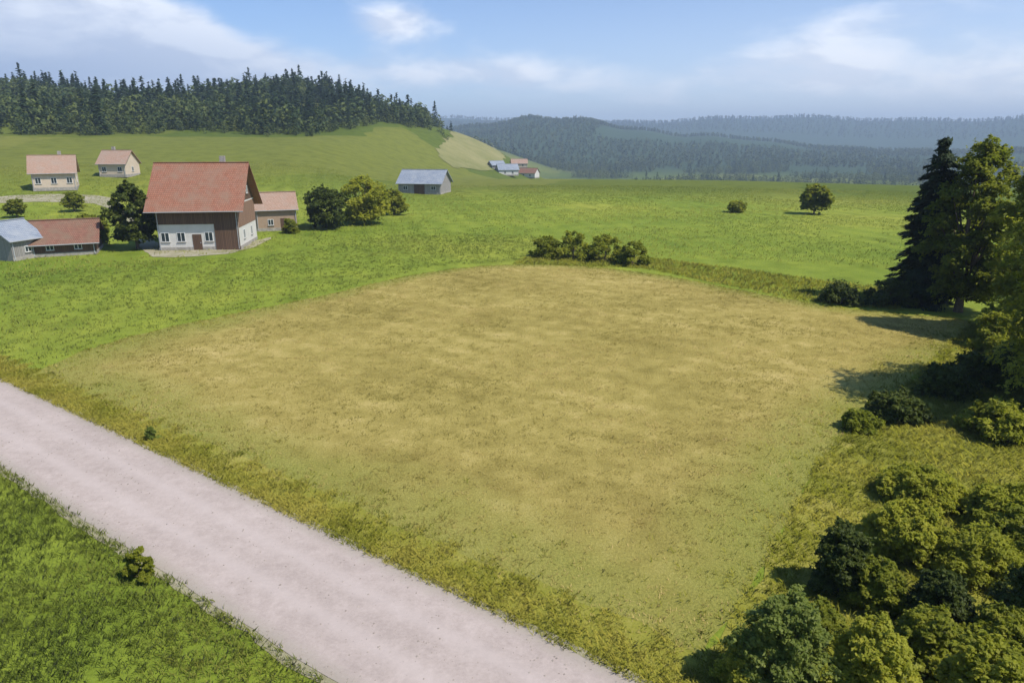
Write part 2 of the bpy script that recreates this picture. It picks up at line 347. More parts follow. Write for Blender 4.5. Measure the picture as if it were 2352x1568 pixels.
class MB:
    """collects boxes and polygons with uv in metres"""
    def __init__(s): s.v = []; s.f = []; s.uv = []
    def poly(s, pts, uv=None):
        i = len(s.v); s.v += [tuple(p) for p in pts]; s.f.append(tuple(range(i, i + len(pts))))
        if uv is None:
            p = [Vector(q) for q in pts]; e = (p[1] - p[0]).normalized(); nrm = (p[1] - p[0]).cross(p[2] - p[0])
            f = nrm.cross(e).normalized() if nrm.length > 1e-9 else Vector((0, 0, 1)); uv = [((q - p[0]).dot(e), (q - p[0]).dot(f)) for q in p]
        s.uv.append(uv); return s
    def box(s, a, b):
        x0, y0, z0 = a; x1, y1, z1 = b
        s.poly([(x0, y0, z0), (x1, y0, z0), (x1, y0, z1), (x0, y0, z1)]); s.poly([(x1, y1, z0), (x0, y1, z0), (x0, y1, z1), (x1, y1, z1)])
        s.poly([(x0, y1, z0), (x0, y0, z0), (x0, y0, z1), (x0, y1, z1)]); s.poly([(x1, y0, z0), (x1, y1, z0), (x1, y1, z1), (x1, y0, z1)])
        s.poly([(x0, y0, z1), (x1, y0, z1), (x1, y1, z1), (x0, y1, z1)]); s.poly([(x0, y1, z0), (x1, y1, z0), (x1, y0, z0), (x0, y0, z0)]); return s
    def build(s, name, m, parent=None):
        me = bpy.data.meshes.new(name); me.from_pydata(s.v, [], s.f); ul = me.uv_layers.new(name='UVMap'); k = 0
        for u in s.uv:
            for q in u: ul.data[k].uv = q; k += 1
        me.materials.append(MT[m]); me.update(); o = bpy.data.objects.new(name, me); C.objects.link(o)
        if parent: o.parent = parent
        return o
def tag(o, label=None, cat=None, group=None, kind=None):
    for k, v in (('label', label), ('category', cat), ('group', group), ('kind', kind)):
        if v: o[k] = v
    return o
def empty(name, loc, rz=0):
    o = bpy.data.objects.new(name, None); C.objects.link(o); o.location = loc; o.rotation_euler = (0, 0, rz); o.empty_display_size = .5; return o
def copy_tree(o, parent=None):
    c = o.copy(); C.objects.link(c); c.parent = parent
    for ch in o.children: copy_tree(ch, c)
    return c

# ------------------------------------------------------------------ ground
def build_ground():
    rs = [0.0, .02]; r = 2.0
    while r < 9000: rs.append(r); r += max(1.0, r * .017)
    rs = np.array(rs); na = 720
    th = np.linspace(0, 2 * np.pi, na, endpoint=False)
    X = np.outer(rs[1:], np.sin(th)); Y = np.outer(rs[1:], np.cos(th)); Z = height(X, Y)
    V = np.stack([X, Y, Z], -1).reshape(-1, 3); V = np.vstack([V, [[0, 0, h1(0, .1)]]])
    nr = len(rs) - 1; i = np.arange(nr - 1)[:, None] * na; j = np.arange(na)[None]; j2 = (j + 1) % na
    F = np.stack([i + j, i + j2, i + na + j2, i + na + j], -1).reshape(-1, 4)[:, ::-1]
    c = len(V) - 1; cap = np.stack([np.full(na, c), j2[0], j[0], np.full(na, c)], -1)[:, :3]
    o = np_mesh('ground', V, F, 'ground', smooth=True); tag(o, kind='structure')
build_ground()
def inside(P, poly):
    x, y = P[:, 0], P[:, 1]; poly = np.asarray(poly); r = np.zeros(len(P), bool); j = len(poly) - 1
    for i in range(len(poly)):
        xi, yi = poly[i]; xj, yj = poly[j]
        c = ((yi > y) != (yj > y)) & (x < (xj - xi) * (y - yi) / (yj - yi + 1e-12) + xi); r ^= c; j = i
    return r
def densify(poly, step, wob=0, closed=True):
    out = []; n = len(poly)
    for i in range(n if closed else n - 1):
        a = Vector(poly[i]).to_2d(); b = Vector(poly[(i + 1) % n]).to_2d(); d = b - a; k = max(1, int(d.length / step)); nn = Vector((-d.y, d.x)).normalized()
        for q in range(k):
            p = a + d * (q / k)
            if wob: p += nn * wob * (noise.noise(Vector((p.x * .35, p.y * .35, 3))) + .6 * noise.noise(Vector((p.x * 1.1, p.y * 1.1, 8))))
            out.append((p.x, p.y))
    return out
def smooth_line(pts, it=3):
    for _ in range(it):
        q = [pts[0]]
        for a, b in zip(pts[:-1], pts[1:]): q += [(a[0] * .75 + b[0] * .25, a[1] * .75 + b[1] * .25), (a[0] * .25 + b[0] * .75, a[1] * .25 + b[1] * .75)]
        pts = q + [pts[-1]]
    return pts
def edge_dist(P, poly):
    A = np.asarray(poly); B = np.roll(A, -1, 0); d = np.full(len(P), 1e9)
    for a, b in zip(A, B):
        ab = b - a; t = np.clip(((P - a) @ ab) / (ab @ ab + 1e-12), 0, 1); d = np.minimum(d, np.linalg.norm(P - a - t[:, None] * ab, axis=1))
    return d
def drape(name, poly, off, m, step=1.2, tint=None):
    """a sheet following the ground inside a polygon"""
    P = np.array(poly); lo = P.min(0); hi = P.max(0)
    gx, gy = np.meshgrid(np.arange(lo[0], hi[0], step), np.arange(lo[1], hi[1], step)); G = np.stack([gx.ravel(), gy.ravel()], -1)
    G = G[inside(G, poly)]
    vs = [Vector(p) for p in poly] + [Vector(p) for p in G]; n = len(poly)
    ov, oe, of = delaunay_2d_cdt(vs, [(i, (i + 1) % n) for i in range(n)], [], 1, 1e-4)[:3]
    ov = np.array([(v.x, v.y) for v in ov]); z = height(ov[:, 0], ov[:, 1]) + off
    return tag(np_mesh(name, np.c_[ov, z], np.array([list(f) for f in of]), m, tint(ov) if tint else None, smooth=True), kind='structure')

# road: centre line from its two edges
eA = [at(0, 872), at(760, 1226), at(1470, 1568)]; eB = [at(0, 1066), at(384, 1320), at(765, 1568)]
A0, A1 = Vector(eA[0]), Vector(eA[2]); B0, B1 = Vector(eB[0]), Vector(eB[2])
c0, c1 = (A0 + B0) / 2, (A1 + B1) / 2; D = (c1 - c0).normalized(); NL = Vector((-D.y, D.x))      # NL points to the field side
W0 = abs((A0 - B0).dot(NL)) / 2; W1 = abs((A1 - B1).dot(NL)) / 2; HW = (W0 + W1) / 2
MT['road'] = road_material(tuple(c0), tuple(NL), tuple(D)); print('road half width', HW, W0, W1, 'dir', D, c0, c1)
cl = []
for t in range(-160, 140, 2):
    p = c0 + D * t
    bend = 0.0
    if t < -14: bend = -0.0035 * (t + 14) ** 2          # swings away beyond the left edge of the view
    cl.append(p + NL * bend)
def offset_line(d):
    out = []
    for i, p in enumerate(cl):
        a = cl[max(0, i - 1)]; b = cl[min(len(cl) - 1, i + 1)]; t = (b - a).normalized(); n = Vector((-t.y, t.x)); out.append(p + n * d)
    return out
def strip_poly(d0, d1, wob0=0, wob1=0):
    a = densify([tuple(p) for p in offset_line(d0)], .6, wob0, False); b = densify([tuple(p) for p in offset_line(d1)], .6, wob1, False)
    return a + b[::-1]
drape('road_shoulder', strip_poly(-HW - .30, HW + .34, .38, .38), .018, 'shoulder', 1.0)
drape('road', strip_poly(-HW, HW, .13, .13), .035, 'road', 1.0)
# hay field
far_edge = [at(60, 862), at(200, 800), at(420, 742), at(700, 690), at(1000, 618), at(1230, 604), at(1480, 622), at(1830, 694), at(2060, 722), at(2260, 735)]
right_edge = [at(2210, 790), at(2080, 880), at(1950, 985), at(1850, 1110), at(1760, 1300), at(1640, 1470), at(1560, 1568)]
offv = HW + 1.5
fl = [p for p in offset_line(offv)]
near_edge = [tuple(p) for p in fl if -34 < p.x < 7.0][::-1]
fieldpoly = densify(smooth_line(far_edge + right_edge, 2) + near_edge, .8, .35)
def margin(Q):
    d = edge_dist(Q, fieldpoly); far = np.hypot(Q[:, 0], Q[:, 1])
    k = 6.5 - 3.0 * ss(40, 75, far) + 8 * ss(12, 42, -Q[:, 0]); return np.clip(d / k, 0, 1) * (.74 + .26 * ss(16, 50, far))
drape('hay_field', fieldpoly, .012, 'field', 1.0, margin)
drape('verge', strip_poly(HW + .3, HW + 2.1, .05, .5), .008 + .012, 'verge', 1.0)

lane = smooth_line([at(-60, 470), at(120, 462), at(250, 470), at(300, 520), at(330, 590), at(420, 592), at(560, 580), at(640, 540), at(560, 560), at(430, 572), at(350, 560), at(280, 458), at(200, 446), at(80, 446), at(-60, 456)], 1)
drape('pale_pasture', densify([at(1030, 318), at(1085, 312), at(1135, 335), at(1160, 372), at(1120, 392), at(1040, 385), at(1000, 350)], 6, 4), .25, 'pasture', 6)
drape('farm_lane', densify(lane, 1.0, .3), .04, 'shoulder', 1.2)

scrubpoly = densify([at(2260, 735), at(2700, 735), at(2900, 1000), at(2700, 1750), at(1500, 1700), at(1560, 1568), at(1640, 1470), at(1760, 1300), at(1850, 1110), at(1950, 985), at(2080, 880), at(2210, 790)], .8, .5)
drape('scrub_ground', scrubpoly, .022, 'verge', 1.0)

# ------------------------------------------------------------------ grass (stuff)
def scatter(poly, dens, maxn=200000):
    P = np.array(poly); lo = P.min(0); hi = P.max(0); n = int(min(maxn, (hi - lo).prod() * dens))
    Q = rng.random((n, 2)) * (hi - lo) + lo; return Q[inside(Q, poly)]
def patch_noise(Q, s, o=0):
    return np.array([noise.noise(Vector((x * s, y * s, o))) for x, y in Q])
def grass(name, label, Q, m, hmin, hmax, spread, blades=7, width=.02, lean=.5, off=0.0, tintv=None):
    n = len(Q); z = height(Q[:, 0], Q[:, 1]) + off
    base = np.repeat(np.c_[Q, z], blades, 0); K = len(base)
    a = rng.random(K) * 6.283; rr = np.sqrt(rng.random(K)) * spread; base[:, 0] += rr * np.cos(a); base[:, 1] += rr * np.sin(a)
    h = (hmin + (hmax - hmin) * rng.random(K) ** 1.5); b = rng.random(K) * 6.283; ln = lean * (rng.random(K) + .2)
    w = width * (.6 + .8 * rng.random(K)); sx = np.c_[-np.sin(b), np.cos(b), np.zeros(K)] * w[:, None]
    up = np.c_[np.cos(b) * ln, np.sin(b) * ln, np.ones(K)] * h[:, None]; mid = np.c_[np.cos(b) * ln * .3, np.sin(b) * ln * .3, np.full(K, .55)] * h[:, None]
    V = np.stack([base - sx * .6, base + sx * .6, base + mid + sx * .5, base + up, base + mid - sx * .5], 1)
    F = np.arange(K * 5).reshape(K, 5)
    tv = np.repeat(tintv if tintv is not None else patch_noise(Q, .25) * .5 + .45, blades) + (rng.random(K) - .5) * .5
    o = np_mesh(name, V.reshape(-1, 3), F, m, np.repeat(np.clip(tv, 0, 1), 5)); return tag(o, label, 'grass', kind='stuff')
def polar_grid(r0, r1, a0, a1, step, jit=.45):
    out = []; r = r0
    while r < r1:
        da = math.degrees(step / r); a = a0 + random.random() * da
        while a < a1:
            rr = r + random.uniform(-jit, jit) * step; aa = R(a + random.uniform(-jit, jit) * da); out.append((rr * math.sin(aa), rr * math.cos(aa))); a += da
        r += step
    return np.array(out)
def build_grass():
    # left of the road, close to the camera
    L0 = [at(-60, 1050), at(-300, 1640), at(900, 1700), at(765, 1568), at(384, 1322), at(0, 1072)]
    ro = [tuple(p) for p in offset_line(-HW - .06) if -42 < p.x < 6]
    nearL = ro + [(-2, 6), (-42, 6)]
    Q = scatter(nearL, 46); k = patch_noise(Q, .3, 5); keep = rng.random(len(Q)) < .85 + .6 * k; Q = Q[keep]
    grass('meadow_grass', 'thick green meadow grass covering the ground below the pale road', Q, 'grass', .05, .26, .17, 8, .012, .8, 0, patch_noise(Q, .18, 9) * .7 + .42)
    Ls = np.array([tuple(p) for p in cl]); nn_ = np.array(tuple(NL)); n_ = 9000; i_ = rng.integers(0, len(Ls) - 1, n_ * 5); f_ = rng.random(n_ * 5)[:, None]
    Q = Ls[i_] * (1 - f_) + Ls[i_ + 1] * f_ + nn_ * (HW + .02 + 2.5 * rng.random(n_ * 5) ** 1.3 * (.75 + .5 * np.sin(i_ * .9 + 6 * f_[:, 0]) * .5))[:, None]; Q = Q[(Q[:, 0] > -40) & (Q[:, 0] < 12) & (Q[:, 1] > 8)]
    grass('verge_grass', 'yellow green uncut grass on the verge between road and hay field', Q, 'rough', .03, .22, .2, 6, .011, 1.1, .02, patch_noise(Q, .4, 6) * .9 + .75)
    Q = scatter(fieldpoly, 13, 130000); k = patch_noise(Q, .16, 2) + patch_noise(Q, .7, 4) * .7; Q = Q[rng.random(len(Q)) < .62 + .8 * k]
    t = patch_noise(Q, .10, 12) * .8 + patch_noise(Q, .5, 1) * .6 + .5
    grass('mown_stubble', 'dry tan stubble of the mown hay field', Q, 'hay', .02, .14, .2, 6, .018, 1.2, .01, t)
    Q = scatter(fieldpoly, 14, 150000); d = edge_dist(Q, fieldpoly); Q = Q[rng.random(len(Q)) < np.exp(-d / (.9 + .9 * patch_noise(Q, .3, 7).clip(0, 1))) * .9]
    grass('field_edge_grass', 'green grass creeping in from the margins of the mown hay field', Q, 'rough', .04, .22, .22, 6, .018, 1.0, .01, patch_noise(Q, .3, 6) * .8 + .5)
    mo = [at(-80, 870), at(60, 858), at(200, 796), at(420, 738), at(700, 686), at(1000, 612), at(1230, 598), at(1230, 540), at(900, 540), at(600, 590), at(300, 600), at(-80, 640)]
    Q = scatter(mo, 3.2, 60000)
    Q2 = polar_grid(95, 235, -37, 30, 1.15); P2 = Q2[~inside(Q2, fieldpoly)]; P2 = P2[patch_noise(P2, .06, 4) + patch_noise(P2, .4, 1) * .6 > -.25]
    grass('far_meadow_grass', 'uneven green grass of the meadow behind the hedge and the farm', P2, 'grass', .10, .34, .5, 6, .06, 1.0, 0, patch_noise(P2, .03, 9) * .6 + patch_noise(P2, .25, 2) * .4 + .55)
    grass('pasture_grass', 'bright green pasture grass beyond the hay field', Q, 'grass', .08, .25, .25, 6, .03, .8, 0, patch_noise(Q, .1, 9) * .6 + .55)
    # rough strips along the far and right margin of the field
    st = densify([at(1180, 606), at(1480, 618), at(1830, 690), at(2060, 716), at(2090, 668), at(1850, 640), at(1480, 590), at(1230, 580)], 1.5, .6)
    Q = scatter(st, 9); grass('margin_grass', 'tall olive grass along the far margin of the hay field', Q, 'rough', .10, .42, .25, 6, .03, .8)
    rt = densify([at(2230, 745), at(2450, 740), at(2700, 1000), at(2600, 1700), at(1560, 1600), at(1640, 1470), at(1760, 1300), at(1850, 1110), at(1950, 985), at(2080, 880)], 1.0, .4)
    Q = scatter(rt, 26); grass('scrub_grass', 'uncut olive grass under the trees right of the hay field', Q, 'rough', .05, .27, .2, 8, .015, 1.1, .02, patch_noise(Q, .25, 3) * .8 + .6)
build_grass()

def gravel():
    n = 12000; Ls = np.array([tuple(p) for p in cl]); i_ = rng.integers(0, len(Ls) - 1, n); f_ = rng.random(n)[:, None]
    u = np.where(rng.random(n) < .45, rng.choice([-1, 1], n) * (HW - np.abs(rng.normal(size=n)) * .35), rng.normal(size=n) * 1.5); u = np.clip(u, -HW - .3, HW + .3)
    Q = Ls[i_] * (1 - f_) + Ls[i_ + 1] * f_ + np.array(tuple(NL)) * u[:, None]; Q = Q[(Q[:, 0] > -42) & (Q[:, 0] < 14) & (Q[:, 1] > 6)]; m = len(Q)
    z = height(Q[:, 0], Q[:, 1]) + .035; r = .014 + .035 * rng.random(m) ** 2.5; a = rng.random(m) * 6.283; P = []
    for k, (dx, dz) in enumerate(((0, 0), (1.57, 0), (3.14, 0), (4.71, 0))): P.append(np.c_[Q[:, 0] + r * np.cos(a + dx) * rng.uniform(.7, 1.3, m), Q[:, 1] + r * np.sin(a + dx) * rng.uniform(.7, 1.3, m), z])
    P.append(np.c_[Q[:, 0] + r * .2, Q[:, 1], z + r * .9]); V = np.stack(P, 1).reshape(-1, 3); b = np.arange(m)[:, None] * 5
    F = np.concatenate([b + np.array([[0, 1, 4]]), b + np.array([[1, 2, 4]]), b + np.array([[2, 3, 4]]), b + np.array([[3, 0, 4]])])
    tag(np_mesh('road_gravel', V, F, 'pebble'), 'loose gravel stones lying on the pale road', 'gravel', kind='stuff')
gravel()

# ------------------------------------------------------------------ trees
def tube(path, radii, seg=7):
    V = []; F = []
    for i, p in enumerate(path):
        a = path[max(0, i - 1)]; b = path[min(len(path) - 1, i + 1)]; d = (b - a).normalized(); u = d.orthogonal().normalized(); w = d.cross(u)
        for k in range(seg): t = 6.283 * k / seg; V.append(p + (u * math.cos(t) + w * math.sin(t)) * radii[i])
    for i in range(len(path) - 1):
        for k in range(seg): F.append((i * seg + k, i * seg + (k + 1) % seg, (i + 1) * seg + (k + 1) % seg, (i + 1) * seg + k))
    return V, F
def split_clumps(cs, rs_, seed, k=6):
    g = np.random.default_rng(seed + 900); C2 = []; R2 = []
    for c, r in zip(cs, rs_):
        for _ in range(k):
            d = g.normal(size=3); d /= np.linalg.norm(d); d[2] = abs(d[2]) * .9 - .15
            C2.append(np.array(c) + d * r * g.uniform(.45, 1.05)); R2.append(r * g.uniform(.22, .52))
        C2.append(np.array(c)); R2.append(r * .7)
    return C2, R2
def leaves(centres, radii, n, size, seed=1, flat=.8, squash=.8):
    """rhombic leaf sprigs spread over lumpy clumps -> V, tint"""
    g = np.random.default_rng(seed); centres = np.asarray(centres, float); radii = np.asarray(radii, float)
    w = radii ** 2; idx = g.choice(len(centres), n, p=w / w.sum())
    d = g.normal(size=(n, 3)); d /= np.linalg.norm(d, axis=1)[:, None]; d[:, 2] = np.where(d[:, 2] < -.3, -d[:, 2], d[:, 2])
    # lumpy radius
    ph = g.random((len(centres), 3)) * 6.283; lump = 1 + .22 * np.sin(d[:, 0] * 5 + ph[idx, 0]) * np.sin(d[:, 1] * 5 + ph[idx, 1]) * np.sin(d[:, 2] * 4 + ph[idx, 2])
    rr = (1 - .45 * g.random(n) ** 2.2) * lump; rr = np.where(g.random(n) < .06, rr * 1.15, rr)
    p = centres[idx] + d * (radii[idx] * rr)[:, None] * [1, 1, squash]
    sh = g.random(n) < .28; k = int(sh.sum()); ns = max(4, k // 14)              # leafy shoots that break the outline
    if k:
        si = g.choice(len(centres), ns, p=w / w.sum()); sdv = g.normal(size=(ns, 3)) + [0, 0, .7]; sdv /= np.linalg.norm(sdv, axis=1)[:, None]; sl = g.uniform(.25, 1.0, ns)
        j = g.integers(0, ns, k); t_ = g.random(k); bend = g.normal(size=(k, 3)) * .07
        p[sh] = centres[si[j]] + sdv[j] * (radii[si[j]] * (.75 + sl[j] * t_))[:, None] + bend * radii[si[j]][:, None]; d[sh] = sdv[j]
    nrm = d * .8 + g.normal(size=(n, 3)) * .7 + [0, 0, .85]; nrm /= np.linalg.norm(nrm, axis=1)[:, None]
    t = np.cross(nrm, g.normal(size=(n, 3))); t /= np.linalg.norm(t, axis=1)[:, None] + 1e-9; b = np.cross(nrm, t)
    s = size * (.45 + 1.05 * g.random(n) ** 1.4)[:, None]
    V = np.stack([p - t * s, p + b * s * .55, p + t * s, p - b * s * .55], 1)
    V[:, 1] += nrm * s * .18; V[:, 3] += nrm * s * .18
    ct = g.random(len(centres)); tint = ct[idx] * .45 + g.random(n) * .35 + .10
    return V.reshape(-1, 3), np.repeat(np.clip(tint, 0, 1), 4)
def crown_clumps(h, w, base, seed, form='round', n=26):
    """clump centres filling a crown outline of height h and width w"""
    g = np.random.default_rng(seed); cs = []; rs_ = []; H = h - base
    for i in range(n):
        t = (i + .5) / n; zz = base + H * (.06 + .86 * t)
        if form == 'round': prof = math.sin(math.pi * min(1, .14 + .80 * t)) ** .65
        elif form == 'tall': prof = (math.sin(math.pi * min(1, .16 + .76 * t)) ** .7) * (1 - .25 * t)
        else: prof = (1 - .6 * t * t)
        a = i * 2.4 + g.random() * .9; rad = w / 2 * prof * (.30 + .42 * g.random() ** .6)
        r = w * (.15 + .09 * g.random()) * (1 - .30 * t) 
        cs.append((rad * math.cos(a), rad * math.sin(a), zz - r * .3)); rs_.append(r)
    return cs, rs_
def make_tree(name, label, cat, h, w, base, leafmat, n=9000, size=.22, seed=1, form='round', nc=26, trunk_r=None, loc=(0, 0, 0), rz=0, group=None):
    root = empty(name, loc, rz); tag(root, label, cat, group)
    g = random.Random(seed); tr = trunk_r or h * .018 + .05
    cs, rs_ = crown_clumps(h, w, base, seed, form, nc)
    c2, r2 = split_clumps(cs, rs_, seed) if n > 4000 else (cs, rs_)
    V, T = leaves(c2, r2, int(n * 1.7), size * .78, seed)
    V[:, 2] = np.maximum(V[:, 2], .05)
    np_mesh('crown', V, np.arange(len(V)).reshape(-1, 4), leafmat, T, root)
    TV = []; TF = []
    top = h * .78; path = [Vector((0, 0, -.4))]; 
    for k in range(1, 7): path.append(Vector((g.uniform(-1, 1) * w * .02 * k, g.uniform(-1, 1) * w * .02 * k, top * k / 6)))
    v, f = tube(path, [tr * (1.35 if k == 0 else 1 - .13 * k) for k in range(7)], 9); TV += v; TF += f
    for (cx, cy, cz) in cs[::2]:
        k = min(5, max(1, int(6 * (cz * .6) / top))); s = path[k]; e = Vector((cx, cy, cz)); mid = s.lerp(e, .5) + Vector((0, 0, -.06 * w))
        v, f = tube([s, mid, e], [tr * .42, tr * .26, tr * .08], 5); o = len(TV); TV += v; TF += [tuple(q + o for q in x) for x in f]
    np_mesh('trunk', np.array([tuple(v) for v in TV]), np.array(TF), 'bark', None, root, True)
    return root
def conifer_arrays(h, w, n, size, seed):
    g = np.random.default_rng(seed); t = g.random(n) ** .75; z = h * (.08 + .92 * (1 - t)); 
    tier = .82 + .18 * np.abs(np.sin(z / h * 34)); r = w / 2 * t * tier * (.55 + .45 * np.sqrt(g.random(n))); a = g.random(n) * 6.283
    lob = 1 + .18 * np.sin(a * 5 + seed + z); r = r * lob
    p = np.c_[r * np.cos(a), r * np.sin(a), z - r * .25]
    rad = np.c_[np.cos(a), np.sin(a), np.full(n, -.35)]; tang = np.c_[-np.sin(a), np.cos(a), np.zeros(n)] + g.normal(size=(n, 3)) * .25
    s = size * (.6 + .8 * g.random(n))[:, None]
    V = np.stack([p - rad * s, p + tang * s * .5, p + rad * s, p - tang * s * .5], 1); V[:, 1, 2] -= s[:, 0] * .2; V[:, 3, 2] -= s[:, 0] * .2
    return V.reshape(-1, 3), np.repeat(np.clip(g.random(n) * .7 + .1, 0, 1), 4)
def spruce_crown(h, w, n, size, seed):
    g = np.random.default_rng(seed); nb = 230; zb = h * (.03 + .94 * g.random(nb) ** 1.0); t = 1 - zb / h; az = g.random(nb) * 6.283
    ln = w / 2 * np.clip(t, .02, 1) ** .48 * g.uniform(.62, 1.12, nb) * (1 + .15 * np.sin(az * 2 + seed))
    i = g.choice(nb, n, p=(ln + .2) / (ln + .2).sum()); u = g.random(n) ** .7; side = g.normal(size=n) * (.10 + .16 * (1 - u)) * ln[i]
    r = ln[i] * u; c, s_ = np.cos(az[i]), np.sin(az[i]); droop = -.22 * ln[i] * u ** 1.6 - np.abs(g.normal(size=n)) * .18 * (.4 + ln[i] * .2)
    p = np.c_[r * c - side * s_, r * s_ + side * c, np.maximum(zb[i] + droop, .05)]
    rad = np.c_[c, s_, np.full(n, -.5)] + g.normal(size=(n, 3)) * .4; tang = np.c_[-s_, c, np.zeros(n)] + g.normal(size=(n, 3)) * .4
    s = size * (.5 + g.random(n))[:, None]; V = np.stack([p - rad * s, p + tang * s * .4, p + rad * s, p - tang * s * .4], 1)
    return V.reshape(-1, 3), np.repeat(np.clip(g.random(nb)[i] * .5 + g.random(n) * .4, 0, 1), 4)
def make_conifer(name, label, h, w, n, size, seed, loc, group=None, m='needle'):
    root = empty(name, loc); tag(root, label, 'tree', group); V, T = spruce_crown(h, w, n, size, seed)
    np_mesh('crown', V, np.arange(len(V)).reshape(-1, 4), m, T, root)
    v, f = tube([Vector((0, 0, -.3)), Vector((0, 0, h * .5)), Vector((0, 0, h * .96))], [h * .018 + .06, h * .012, .02], 7)
    np_mesh('trunk', np.array([tuple(q) for q in v]), np.array(f), 'bark', None, root, True); return root
def tree_at(px, py, top, wpx, **k):
    """stand a tree on the ground seen at (px, py); its height follows from where its top shows"""
    x, y = at(px, py); s = px_m(px, py); d = ray(px, top); hz = CAM_H + d[2] * (y / d[1]) - h1(x, y)
    return make_tree(h=hz, w=wpx * s, loc=(x, y, h1(x, y) - .05), **k)

def build_trees():
    # the row at the right margin
    x, y = at(2112, 694); sc0 = px_m(2112, 694); d = ray(2112, 304)
    make_conifer('spruce_tree', 'dark narrow spruce at the far right corner of the hay field', CAM_H + d[2] * (y / d[1]) - h1(x, y), 158 * sc0, 32000, .21, 11, (x, y, h1(x, y) - .05))
    tree_at(2200, 716, 302, 210, name='broadleaf_tree', label='olive broadleaf tree just right of the dark spruce', cat='tree', base=.6, leafmat='leaf', n=40000, size=.18, seed=12, form='tall', nc=44)
    tree_at(2365, 775, 276, 270, name='broadleaf_tree', label='olive tree between the one beside the spruce and the one cut off by the edge', cat='tree', base=.6, leafmat='leaf_olive', n=46000, size=.17, seed=48, form='tall', nc=46)
    tree_at(2545, 960, 262, 560, name='broadleaf_tree', label='tall olive tree cut off by the right edge of the picture', cat='tree', base=1.2, leafmat='leaf_olive', n=70000, size=.15, seed=13, nc=60)
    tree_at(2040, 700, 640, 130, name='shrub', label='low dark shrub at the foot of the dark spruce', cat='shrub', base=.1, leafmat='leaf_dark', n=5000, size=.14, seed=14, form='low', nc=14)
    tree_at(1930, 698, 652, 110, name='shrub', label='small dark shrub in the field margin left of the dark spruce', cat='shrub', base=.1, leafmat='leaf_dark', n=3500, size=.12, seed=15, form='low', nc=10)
    S = [  # px, py, top, width, material, label
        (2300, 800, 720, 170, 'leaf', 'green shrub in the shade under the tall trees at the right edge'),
        (2330, 880, 790, 190, 'leaf_dark', 'dark shrub at the right edge at the upper end of the shaded band'),  # dark leaf colour here and on the next shrub paints the shaded band
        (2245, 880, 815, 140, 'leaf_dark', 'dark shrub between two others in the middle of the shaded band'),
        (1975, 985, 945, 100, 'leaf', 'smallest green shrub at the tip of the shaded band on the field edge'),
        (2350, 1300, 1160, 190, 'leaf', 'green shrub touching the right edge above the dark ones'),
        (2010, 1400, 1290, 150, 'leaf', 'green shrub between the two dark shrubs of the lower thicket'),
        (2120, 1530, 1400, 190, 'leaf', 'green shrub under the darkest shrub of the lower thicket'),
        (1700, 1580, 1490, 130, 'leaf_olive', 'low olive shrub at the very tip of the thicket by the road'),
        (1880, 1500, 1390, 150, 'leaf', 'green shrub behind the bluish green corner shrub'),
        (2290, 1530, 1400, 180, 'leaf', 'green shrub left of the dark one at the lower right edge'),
        (2170, 905, 840, 150, 'leaf_dark', 'dark green shrub where the right margin of the field bends'),  # this shrub and the next continue the band, its shade in the leaf colour
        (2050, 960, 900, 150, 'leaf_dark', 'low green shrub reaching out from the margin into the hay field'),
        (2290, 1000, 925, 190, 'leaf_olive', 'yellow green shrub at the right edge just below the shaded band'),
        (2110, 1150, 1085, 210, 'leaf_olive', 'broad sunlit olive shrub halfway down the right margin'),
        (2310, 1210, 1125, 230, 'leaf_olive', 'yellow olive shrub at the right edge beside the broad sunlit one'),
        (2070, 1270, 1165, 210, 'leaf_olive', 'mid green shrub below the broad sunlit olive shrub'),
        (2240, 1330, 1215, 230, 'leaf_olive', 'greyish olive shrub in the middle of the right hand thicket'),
        (1925, 1360, 1205, 150, 'leaf_dark', 'dark shrub in shade at the right margin of the field'),  # these three shrubs get dark leaves in place of cast shadows
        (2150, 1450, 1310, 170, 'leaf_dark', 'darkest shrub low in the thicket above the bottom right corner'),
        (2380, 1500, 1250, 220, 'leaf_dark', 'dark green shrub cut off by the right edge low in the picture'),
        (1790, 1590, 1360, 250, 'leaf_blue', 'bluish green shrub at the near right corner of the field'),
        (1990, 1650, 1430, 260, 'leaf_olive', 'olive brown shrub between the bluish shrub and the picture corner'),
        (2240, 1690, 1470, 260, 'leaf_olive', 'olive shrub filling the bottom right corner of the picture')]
    for i, (px, py, tp, w, m, lb) in enumerate(S):
        near = py > 1000
        tree_at(px, py, tp, w, name='shrub', label=lb, cat='shrub', base=.1, leafmat=m, n=30000 if near else 10000, size=.065 if py > 1300 else .085 if near else .13, seed=60 + i, form='low', nc=30 if near else 18, group='shrubs of the thicket right of the hay field')
    # hedge in the middle distance
    for i, (px, py, tp, w, sd) in enumerate([(1255, 590, 542, 95, 31), (1318, 594, 530, 110, 32), (1388, 600, 538, 110, 33), (1452, 608, 552, 90, 34)]):
        tree_at(px, py, tp, w, name='hedge_shrub', label=['leftmost shrub of the dark hedge at the far edge of the hay field', 'tallest shrub of the dark hedge at the far edge of the hay field',
            'third shrub from the left in the dark hedge beyond the hay field', 'small shrub at the right end of the dark hedge beyond the hay field'][i],
            cat='shrub', base=.1, leafmat='leaf', n=4500, size=.17, seed=sd, form='low', nc=12, group='shrubs of the hedge behind the hay field')
    # trees by the farm
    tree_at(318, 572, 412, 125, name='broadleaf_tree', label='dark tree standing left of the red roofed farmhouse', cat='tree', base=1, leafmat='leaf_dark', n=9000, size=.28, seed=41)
    tree_at(215, 566, 490, 90, name='broadleaf_tree', label='low dark green tree between the brown roofed shed and the farmhouse', cat='tree', base=.6, leafmat='leaf', n=6000, size=.25, seed=42)
